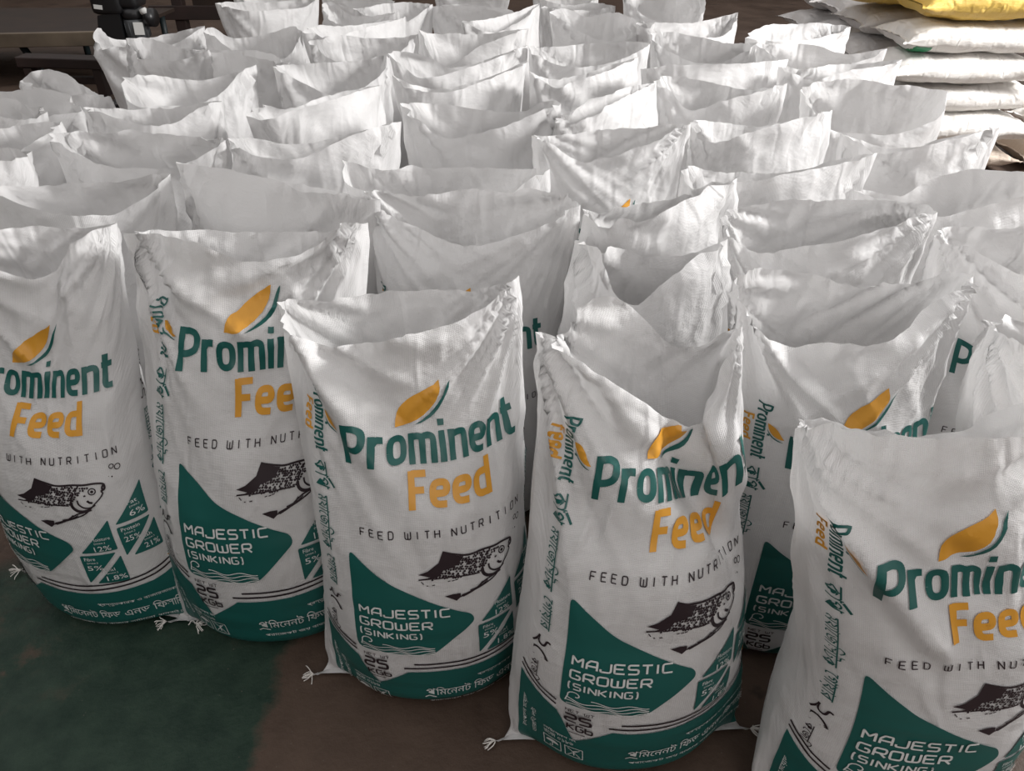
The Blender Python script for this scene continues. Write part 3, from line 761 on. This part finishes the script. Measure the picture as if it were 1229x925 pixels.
sk('MM', (471,90), [(490,105),(510,109),(534,110),(576,98),(610,84)], (632,73), [(485,97),(505,105),(534,106),(580,95)], OPN + 'with a pinched left peak and a nearly closed mouth', rz=.06)
sk('NN', (505,36), [(512,58),(525,75),(539,79),(552,72),(575,56),(605,43)], (634,34), [(519,42),(542,41),(570,43),(600,39)], OPN + 'with a bowl shaped bright mouth and tight hem to the right', rz=.0, z=0.84)
sk('OO', (635,55), [(645,66),(665,76),(685,80),(726,76),(760,64)], (779,52), [(660,56),(718,52),(765,50)], OPN + 'with a straight level back rim and long bright inner folds', rz=.0)
sk('PP', (638,86), [(662,103),(698,94),(730,84)], (766,68), [(668,98),(700,90),(740,77)], OPN + 'with pleated right corner before the level rimmed sack', rz=.08)
sk('QQ', (661,14), [(675,25),(700,40),(722,49),(750,47),(770,38)], (785,27), [(672,9),(700,20),(734,16),(760,23)], OPN + 'with rounded scoop mouth and long rolled left edge', rz=.0)
sk('RR', (768,83), [(800,79),(833,77),(906,75)], (945,71), [(800,82),(860,81),(910,77)], OPN + 'with a broad bright front under a flat closed rim', rz=.02)
sk('SS', (781,40), [(790,54),(812,66),(826,73),(865,74),(890,65)], (910,51), [(800,38),(839,46),(870,53),(895,53)], OPN + 'with grey hollow mouth, rolled left rim, near brown floor', rz=-.02)
sk('TT', (765,28), [(800,42),(842,45),(870,41)], (886,15), [(790,27),(842,26),(866,20)], OPN + 'with a bright triangular right corner against the brown floor', rz=.0)
sk('UU', (748,-6), [(775,20),(800,27),(835,28)], (846,3), [(760,-22),(800,-28),(835,-18)], OPN + 'in far row beside brown floor, bright folds inside', rz=.0)
sk('VV', (893,46), [(915,49),(950,50),(985,45),(1010,37)], (1021,32), [(914,35),(960,29),(1000,29)], OPN + 'in far right corner with square lit side', rz=.05)
sk('WW', (908,53), [(925,64),(940,74),(965,84),(995,81),(1030,72)], (1063,58), [(940,54),(978,56),(1015,66),(1045,61)], OPN + 'with brightly lit inner wall before square lit sack', rz=.0)
sk('XX', (936,80), [(970,95),(1000,90),(1030,82),(1060,78)], (1081,71), [(960,82),(1000,80),(1040,75)], OPN + 'with a grey pleated inside, touching the white stack', rz=.03)
sk('YY', (112,42), [(118,57),(140,55),(180,58),(215,50)], (245,31), [(115,34),(134,46),(180,46),(215,38)], OPN + 'below the dark machine with a pointed flared left corner', rz=.03)
sk('ZZ', (152,46), [(165,68),(190,71),(218,71)], (252,60), [(175,46),(195,54),(225,60)], OPN + 'below the dark machine with a folded back left flap', rz=.0)
sk('AB', (243,38), [(258,45),(275,58),(310,67),(340,70)], (362,37), [(256,33),(272,44),(321,42),(352,33)], OPN + 'with a dark shaded back wall and translucent left flap', rz=.03)
sk('AC', (221,58), [(246,62),(277,64),(310,69)], (350,78), [(250,60),(290,61),(325,67)], OPN + 'with a plain broad front under a flat rim sloping down right', rz=-.04, z=0.79)
sk('AD', (259,4), [(286,11),(307,13),(340,11),(364,9)], (383,-4), [(290,3),(330,3),(360,-1)], OPN + 'in far row with tan left side, lit square front', rz=.0)
sk('AE', (275,-12), [(300,4),(330,7),(355,4)], (380,-14), [(300,-18),(330,-18),(360,-20)], OPN + 'behind the lit square fronted sack in the farthest row', rz=.0, z=0.76)
sk('AF', (370,50), [(390,68),(430,74),(470,68)], (503,41), [(403,42),(440,46),(479,45)], OPN + 'with a wide shaded back wall and ragged white left corner', rz=.0)
sk('AG', (364,38), [(393,44),(420,39),(440,33),(465,27)], (487,20), [(382,31),(410,32),(445,28)], OPN + 'with a thin rim rising right behind the ragged corner', rz=.05)
sk('AH', (388,5), [(395,20),(410,30),(425,32),(455,24)], (478,14), [(396,2),(419,18),(440,20)], OPN + 'in the far row with a sharp left peak and rolled lip', rz=.0, z=0.84)
sk('AI', (385,-8), [(415,8),(440,12),(458,10)], (478,4), [(410,-6),(440,-4)], OPN + 'behind the rolled lip sack in the far row', rz=.0, z=0.74)
sk('AJ', (425,10), [(460,25),(487,26),(505,15)], (518,5), [(455,6),(490,3)], OPN + 'in the far row with a sharp bright triangular right corner', rz=.05, z=0.76)
sk('AK', (515,8), [(552,7),(580,10),(607,16)], (632,20), [(552,5),(580,7),(607,12)], OPN + 'in far row with a plain textured broad front', rz=-.03, z=0.74)
sk('AL', (520,-14), [(555,3),(585,0)], (612,-4), [(555,-14),(585,-16)], OPN + 'farthest of the middle sacks, cut by the top edge', rz=.0, z=0.72)
sk('AM', (555,26), [(590,38),(610,32),(630,20)], (648,4), [(585,24),(610,17)], OPN + 'with a tall narrow peak beside the brown floor gap', rz=.1, z=0.8)
sk('AN', (650,9), [(690,12),(715,12)], (739,7), [(690,7),(720,4)], OPN + 'behind the rounded scoop mouth, rim seen edge on', rz=.0, z=0.74)
sk('AO', (640,-4), [(680,6),(705,4)], (719,-3), [(680,-8),(705,-9)], OPN + 'farthest before the brown floor gap, a flat cut rim', rz=.0, z=0.72)
#@END

GROUP = 'open feed sacks standing in rows'
FULL = ['A', 'B', 'C', 'D', 'E', 'F']
UPPER = ['G', 'H', 'J', 'M', 'Q']
SMOOTHER = ['L', 'K', 'N', 'O', 'P', 'R']
random.seed(4)
for i, (k, sp) in enumerate(S.items()):
    sp['seed'] = 17 + i * 5
    L, R, F, B = rim_points(sp)
    mid = (F.mean(0) + B.mean(0)) / 2
    sp.setdefault('b', .148)
    if 'front' in sp:
        g = at_z(*sp['front'], 0.0); rz = sp['rz']
        sp['base'] = [g[0] - math.sin(rz) * sp['b'], g[1] + math.cos(rz) * sp['b']]
        sp['fixed'] = True
    else:
        m2 = (L + R) / 2
        q_ = sp.get('bshift', (0, 0)); sp['base'] = [m2[0] + q_[0], m2[1] + q_[1]]; sp['fixed'] = 'bshift' in sp
# let the filled bellies settle so that none stands inside another
keys = list(S)
for it in range(160):
    for i in range(len(keys)):
        for j in range(i + 1, len(keys)):
            a, b = S[keys[i]], S[keys[j]]
            dx = b['base'][0] - a['base'][0]; dy = b['base'][1] - a['base'][1]
            ex, ey = .405, .296
            q = (abs(dx) / ex) ** 2.4 + (abs(dy) / ey) ** 2.4
            if q < 1.0:
                q = max(q, 1e-4); s = (1.0 / q) ** (1 / 2.4) - 1.0; s = min(s, .6) * .35
                mx, my = (dx * s * .35, dy * s)
                if abs(dy) < .02 and abs(dx) > .2: mx, my = dx * s, 0
                wa = 0 if a['fixed'] else 1; wb = 0 if b['fixed'] else 1
                if wa + wb == 0: continue
                a['base'][0] -= mx * wa / (wa + wb); a['base'][1] -= my * wa / (wa + wb)
                b['base'][0] += mx * wb / (wa + wb); b['base'][1] += my * wb / (wa + wb)

def tuft(parent, p, d, seed):
    bm = bmesh.new(); rr = random.Random(seed)
    for k in range(10):
        q = Vector(p); pts = [q.copy()]
        v = Vector(d) + Vector((rr.uniform(-.7, .7), rr.uniform(-.7, .7), rr.uniform(-.1, .7)))
        for s in range(5):
            v += Vector((rr.uniform(-.5, .5), rr.uniform(-.5, .5), rr.uniform(-.7, .25)))
            q = q + v.normalized() * .0052; q.z = max(q.z, .002); pts.append(q.copy())
        tube(bm, pts, .0011, 5)
    return bm_obj('seam_thread', bm, M_THREAD, parent, True)

for k, sp in S.items():
    near = k in FULL or k in UPPER
    fine = near or k in SMOOTHER
    G, sr, u = build_sack_grid(sp, near)
    org = (sp['base'][0], sp['base'][1], 0.0)
    nv, nu, _ = G.shape
    seg = np.linalg.norm(np.diff(G, axis=0), axis=2); arc = np.concatenate([np.zeros((1, nu)), np.cumsum(seg, 0)], 0)
    UX = np.broadcast_to(u[None] * P0, arc.shape) + .13 * sp['seed']
    me = grid_mesh('sack_body' if near else 'feed_sack', G - np.array(org), UX, arc + .21 * sp['seed'])
    if not near:
        o = link('feed_sack', me, [M_SACK]); o.location = org
        tag(o, sp['label'], 'feed sack', GROUP); continue
    root = empty('feed_sack', org, sp['label'], 'feed sack', GROUP)
    link('sack_body', me, [M_SACK], root)
    pdx, pdy = sp.get('pdx', 0.0), sp.get('pdy', 0.0)
    names = list(CUT) if k in FULL else ['brand_lettering', 'leaf_logo', 'slogan_lettering', 'side_logo', 'side_lettering', 'side_weight_lettering', 'side_logo.right', 'side_lettering.right', 'side_weight_lettering.right']
    if k == 'G': names = [n for n in CUT if not n.startswith('side')]
    made = {}
    for n in names:
        par, leafn = (n.split('>') + [None])[:2] if '>' in n else (None, None)
        if par:
            if par in made and made[par]: wrap_print(G, sr, leafn, CUT[n], made[par], org, pdx, pdy, sp.get('pys', 1.0))
        else:
            made[n] = wrap_print(G, sr, n.split('.')[0], CUT[n], root, org, pdx, pdy, sp.get('pys', 1.0))
            if made[n] and n == 'leaf_logo': made[n]['label'] = 'orange and green leaf logo'
    if k in FULL:
        for jc in (int(nu * .75), int(nu * .25)):
            e = G[0, jc]; d = e - np.array([org[0], org[1], e[2]]); d = d / (np.linalg.norm(d) + 1e-9)
            tuft(root, e - np.array(org), d, sp['seed'] + jc)

# ================================================================== FILLED SACKS LYING IN A STACK
def lying_grid(Lh, Wh, T, seed, nu=64, nv=40, sag=0.0):
    v = np.linspace(-1, 1, nv); u = np.arange(nu) / nu * 2 * np.pi
    G = np.zeros((nv, nu, 3))
    for i, t in enumerate(v):
        e = abs(t); th = T / 2 * (1 - e ** 5) ** .5 * (1 - .12 * e * e) + .004; wd = Wh * (1 - .10 * (1 - e ** 6)) * (1 + .07 * e ** 10)
        cx, sx = np.cos(u), np.sin(u)
        n = 2.35
        y = wd * np.sign(cx) * np.abs(cx) ** (2 / n); z = th * np.sign(sx) * np.abs(sx) ** (2 / n)
        ear = .035 * e ** 12 * (np.abs(cx) ** 4)
        G[i, :, 0] = t * Lh * (1 - .05 * (1 - np.abs(cx)) * e ** 6) + np.sign(t) * ear; G[i, :, 1] = y; G[i, :, 2] = z
        G[i, :, 2] += sag * (-(t ** 4)) * T * .5
    N = normals(G); N = -N if (N[nv // 2, 0] @ np.array([0, 1, 0])) < 0 else N
    Sx = G[:, :, 0]; U = np.broadcast_to(u[None] * Wh, Sx.shape)
    E = np.abs(v)[:, None]
    D = .010 * vnoise(Sx * 7 + seed, U * 5, seed) + .006 * ridged(Sx * 5, U * 14, seed + 1) * E + .007 * ridged(Sx * 3, U * 24, seed + 2) * E ** 4
    D += .003 * ridged(Sx * 22, U * 6, seed + 4)
    G = G + N * (D * (1 - E ** 20))[..., None]
    # the two halves of a sewn sack meet in a shallow groove along the long side
    return G, Sx, U
STACKG = 'filled sacks lying in the stack'
def lying(loc, rz, Lh, Wh, T, m, label, seed, sag=.1, tilt=0.0, patch=None, group=STACKG, tufts=True):
    G, UX, UY = lying_grid(Lh, Wh, T, seed, sag=sag)
    root = empty('filled_sack', loc, label, 'sack', group, rz); root.rotation_euler = (0, tilt, rz)
    me = grid_mesh('sack_body', G, UX + seed, UY + seed); me.flip_normals()
    link('sack_body', me, [m], root)
    # stitched end seam: a flat narrow strip at each end
    for sg in (-1, 1):
        bm = bmesh.new(); row = G[0 if sg < 0 else -1]; pts = [Vector(p) for p in row[:33]]
        a = [bm.verts.new(p) for p in pts]
        rs2 = random.Random(seed + sg)
        b = [bm.verts.new(p + Vector((sg * (.016 + rs2.uniform(-.003, .003)), 0, rs2.uniform(-.004, .004)))) for p in pts]
        c = [bm.verts.new(p + Vector((0, 0, -.004))) for p in pts]
        for i in range(32):
            bm.faces.new((a[i], a[i + 1], b[i + 1], b[i])); bm.faces.new((c[i + 1], c[i], b[i], b[i + 1]))
        bm_obj('end_seam', bm, m, root)
    bm = bmesh.new()
    ys = np.linspace(-Lh * .92, Lh * .92, 30)
    if patch:
        V, F, mm = patch
        # printed end patch, lying on the cloth
        nv2, nu2, _ = G.shape; j0, j1, i0, i1 = V
        sub = G[i0:i1, j0:j1] * 1.0; n = -normals(G)[i0:i1, j0:j1]; n = np.where(((n * G[i0:i1, j0:j1]).sum(2, keepdims=True)) < 0, -n, n)
        sub = sub + n * .002
        a_, b_ = sub.shape[:2]; idx = np.arange(a_ * b_).reshape(a_, b_); FF = np.stack([idx[:-1, :-1], idx[:-1, 1:], idx[1:, 1:], idx[1:, :-1]], -1).reshape(-1, 4)
        pm = bpy.data.meshes.new('green_print'); pm.from_pydata(sub.reshape(-1, 3).tolist(), [], FF.tolist()); smooth(pm)
        link('green_print', pm, [mm], root)
    bm.free()
    return root
rowsY = [4.42, 4.90, 5.38, 5.86]
heights = [.0, .152, .304, .456, .608]
lab = ['bottom', 'second', 'third', 'fourth', 'fifth']
lx0 = [2.16, 2.02, 2.03, 1.98, 2.03]
for r, y in enumerate(rowsY):
    for k in range(5):
        jit = random.Random(r * 10 + k)
        x0 = lx0[k] + (jit.uniform(-.05, .05) if r else 0) - r * .01
        Lh = .40 if not (r == 0 and k == 0) else .30
        mm = M_LYING if r == 0 and k else (M_BROWNSACK if r == 0 else M_SHADEDSACK)
        if r == 0:
            lb = ['buff brown filled sack at the bottom of the near stack', 'white filled sack second from the floor, with brown dirt specks, near stack',
                  'white filled sack third from the floor in the near stack', 'white filled sack fourth from the floor in the near stack',
                  'white filled sack with a green printed end, just under the yellow sack'][k]
        else:
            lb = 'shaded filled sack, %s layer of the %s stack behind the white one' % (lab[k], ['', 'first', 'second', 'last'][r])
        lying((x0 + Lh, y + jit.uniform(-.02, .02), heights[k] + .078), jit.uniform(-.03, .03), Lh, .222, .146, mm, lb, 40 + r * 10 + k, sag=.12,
              patch=((36, 52, 2, 7), None, M_PATCH) if (r == 0 and k == 4) else None)
for k in range(2):
    lying((3.26 + .10 * k, rowsY[0] + .02, heights[k] + .078), .02, .40, .222, .146, M_BROWNSACK if k == 0 else M_LYING, ['buff brown filled sack on the floor at the right edge, half hidden', 'white filled sack at the right edge beside the dirt specked one'][k], 90 + k)
lying((2.48, 4.40, .765 + .085), -.015, .42, .235, .165, M_YELLOW, 'yellow filled sack lying on top of the near white stack', 201, sag=.1)
lying((2.30, 4.92, .765 + .085), .03, .42, .235, .165, M_YELLOW, 'yellow filled sack behind the front yellow one, darker in shade', 202, sag=.1)
lying((2.42, 4.62, .94 + .09), -.02, .42, .235, .165, M_YELLOW, 'yellow filled sack topmost on the stack, cut by the top edge', 203, sag=.1)

# ================================================================== BACKGROUND AT THE LEFT
M_BLACK = plain('black_casing', (.012, .012, .013), .35)
M_GREYMET = plain('grey_casing', (.07, .075, .08), .4, noise=.15)
M_STEEL = plain('dull_steel', (.30, .30, .30), .35, 1.0)
M_BROWNWOOD = plain('dark_brown_wood', (.018, .008, .006), .7, noise=.35, scale=6, bump=.3)
M_DARKWOOD = plain('dusty_brown_board', (.022, .011, .006), .8, noise=.3, scale=4, bump=.2)
M_PALEWOOD = plain('pale_plank', (.13, .10, .07), .7, noise=.25, scale=5, bump=.2)
M_BLUESTEEL = plain('blue_grey_painted_steel', (.018, .028, .030), .5, noise=.2)
M_PAPER = plain('white_label', (.6, .6, .58), .6)

# low platform
P = at_z(60, 42, .36)
root = empty('low_platform', (P[0], P[1] + .45, 0), 'low brown wooden platform with a pale front plank and steel legs beside the dark machine', 'platform')
bm = bmesh.new(); box(bm, (-.50, .25, .345), (1.9, 1.3, .03), bev=.004); bm_obj('platform_top', bm, M_DARKWOOD, root)
bm = bmesh.new(); box(bm, (-.50, -.42, .315), (1.9, .05, .10), rot=(0, -.02, 0), bev=.006); bm_obj('front_plank', bm, M_PALEWOOD, root)
for x in (-1.35, -.36, .38):
    for y in (-.30, .75):
        bm = bmesh.new(); tube(bm, [(x, y, .33), (x + (.16 if y < 0 else 0), y - .02, 0)], .028, 8); bm_obj('leg', bm, M_BLUESTEEL, root, True)
bm = bmesh.new(); tube(bm, [(-1.35, -.30, .30), (-.36, .75, .30)], .02, 8); bm_obj('cross_brace', bm, M_BLUESTEEL, root, True)
bm = bmesh.new(); tube(bm, [(-.36, -.3, .16), (.38, -.3, .16)], .016, 8); bm_obj('stretcher', bm, M_BLUESTEEL, root, True)

# black machine with its grey motor
P = at_z(158, 62, .0)
Y = 5.75; c = at_y(158, 25, Y); sc_ = Y / CP / FPX * .86     # metres per picture unit at that distance
root = empty('bag_machine', (c[0], Y, 0), 'black floor machine with a grey cylinder motor and white stickers behind the sacks', 'machine')
zz = c[2]
def mz(px): return (px - 158) * .0062
def mh(py): return zz + (25 - py) * .0062
bm = bmesh.new(); box(bm, (mz(140), .02, mh(-4) ), (.20, .24, .26), bev=.03); box(bm, (mz(160), .02, mh(2)), (.16, .2, .12), bev=.03); bm_obj('gear_housing', bm, M_BLACK, root, True)
bm = bmesh.new(); box(bm, (mz(133), -.102, mh(9)), (.055, .004, .026), rot=(0, .12, 0)); bm_obj('name_plate', bm, M_PAPER, root)
bm = bmesh.new(); tube(bm, [(mz(162), 0, mh(42)), (mz(162), 0, mh(40)), (mz(162), 0, mh(24)), (mz(162), 0, mh(22))], [.070, .078, .078, .070], 24)
for k in range(14):
    a = k / 14 * 2 * math.pi; box(bm, (mz(162) + .079 * math.cos(a), .079 * math.sin(a), mh(33)), (.006, .006, .09), rot=(0, 0, a))
bm_obj('motor', bm, M_GREYMET, root, True)
bm = bmesh.new(); tube(bm, [(mz(162), 0, mh(22)), (mz(162), 0, mh(19)), (mz(162), 0, mh(13)), (mz(162), 0, mh(10))], [.076, .084, .080, .05], 24); bm_obj('motor_cap', bm, M_BLACK, root, True)
bm = bmesh.new(); box(bm, (mz(169), -.072, mh(31)), (.062, .003, .078), rot=(.0, .05, .35)); bm_obj('sticker', bm, M_PAPER, root)
bm = bmesh.new(); tube(bm, [(mz(178), -.02, mh(21)), (mz(186), -.03, mh(21))], [.058, .058], 20); tube(bm, [(mz(176), -.02, mh(21)), (mz(178), -.02, mh(21))], [.03, .058], 20); bm_obj('hand_wheel', bm, M_BLACK, root, True)
bm = bmesh.new(); tube(bm, [(mz(175), -.06, mh(15)), (mz(181), -.06, mh(13))], .020, 10); bm_obj('bright_knob', bm, M_PAPER, root, True)
bm = bmesh.new(); tube(bm, [(mz(171), 0, mh(12)), (mz(166), .01, mh(-12)), (mz(163), .02, mh(-40))], .006, 8); bm_obj('lever_rod', bm, M_STEEL, root, True)
bm = bmesh.new()
prof = [(mz(128), mh(18)), (mz(152), mh(14)), (mz(150), mh(55)), (mz(118), mh(60))]
vs = [bm.verts.new((x, -.08, z)) for x, z in prof]; vb = [bm.verts.new((x, .12, z)) for x, z in prof]
bm.faces.new(vs); bm.faces.new(vb[::-1])
for i in range(4): bm.faces.new((vs[i], vb[i], vb[(i + 1) % 4], vs[(i + 1) % 4]))
bm_obj('side_guard', bm, M_BLACK, root)
bm = bmesh.new(); box(bm, (0, .05, (mh(52)) / 2), (.24, .22, mh(52)), bev=.015); bm_obj('pedestal', bm, M_BLACK, root)
bm = bmesh.new(); box(bm, (0, .05, .02), (.5, .45, .04), bev=.008); bm_obj('base_plate', bm, M_BLACK, root)

# dark low timber trestle between platform and sacks
P = at_z(100, 108, .0)
root = empty('timber_trestle', (P[0], P[1] - .15, 0), 'dark brown low timber trestle standing left of the flared corner sack', 'trestle')
bm = bmesh.new(); box(bm, (0, 0, .235), (.62, .16, .07), rot=(0, .03, 0), bev=.008); bm_obj('top_beam', bm, M_BROWNWOOD, root)
bm = bmesh.new(); box(bm, (0, .02, .10), (.5, .06, .05), bev=.006); bm_obj('lower_beam', bm, M_BROWNWOOD, root)
for x in (-.25, .25):
    bm = bmesh.new(); box(bm, (x, 0, .10), (.06, .14, .205), bev=.006); bm_obj('leg', bm, M_BROWNWOOD, root)

# brown wooden frame behind the machine
P = at_z(222, 40, 0)
Yf = 8.0; c = at_y(238, 20, Yf)
root = empty('wooden_frame', (c[0], Yf, 0), 'dark reddish brown wooden frame of posts and rails behind the machine', 'frame')
for x, r_ in ((-.16, 0), (.62, 0)):
    bm = bmesh.new(); box(bm, (x, 0, .6), (.10, .10, 1.2), bev=.006); bm_obj('post', bm, M_BROWNWOOD, root)
for z in (.28, .62, 1.02):
    bm = bmesh.new(); box(bm, (.23, -.06, z), (1.3, .04, .12), bev=.006); bm_obj('rail', bm, M_BROWNWOOD, root)
bm = bmesh.new(); box(bm, (.3, .07, .45), (.7, .02, .5)); bm_obj('back_panel', bm, M_DARKWOOD, root)
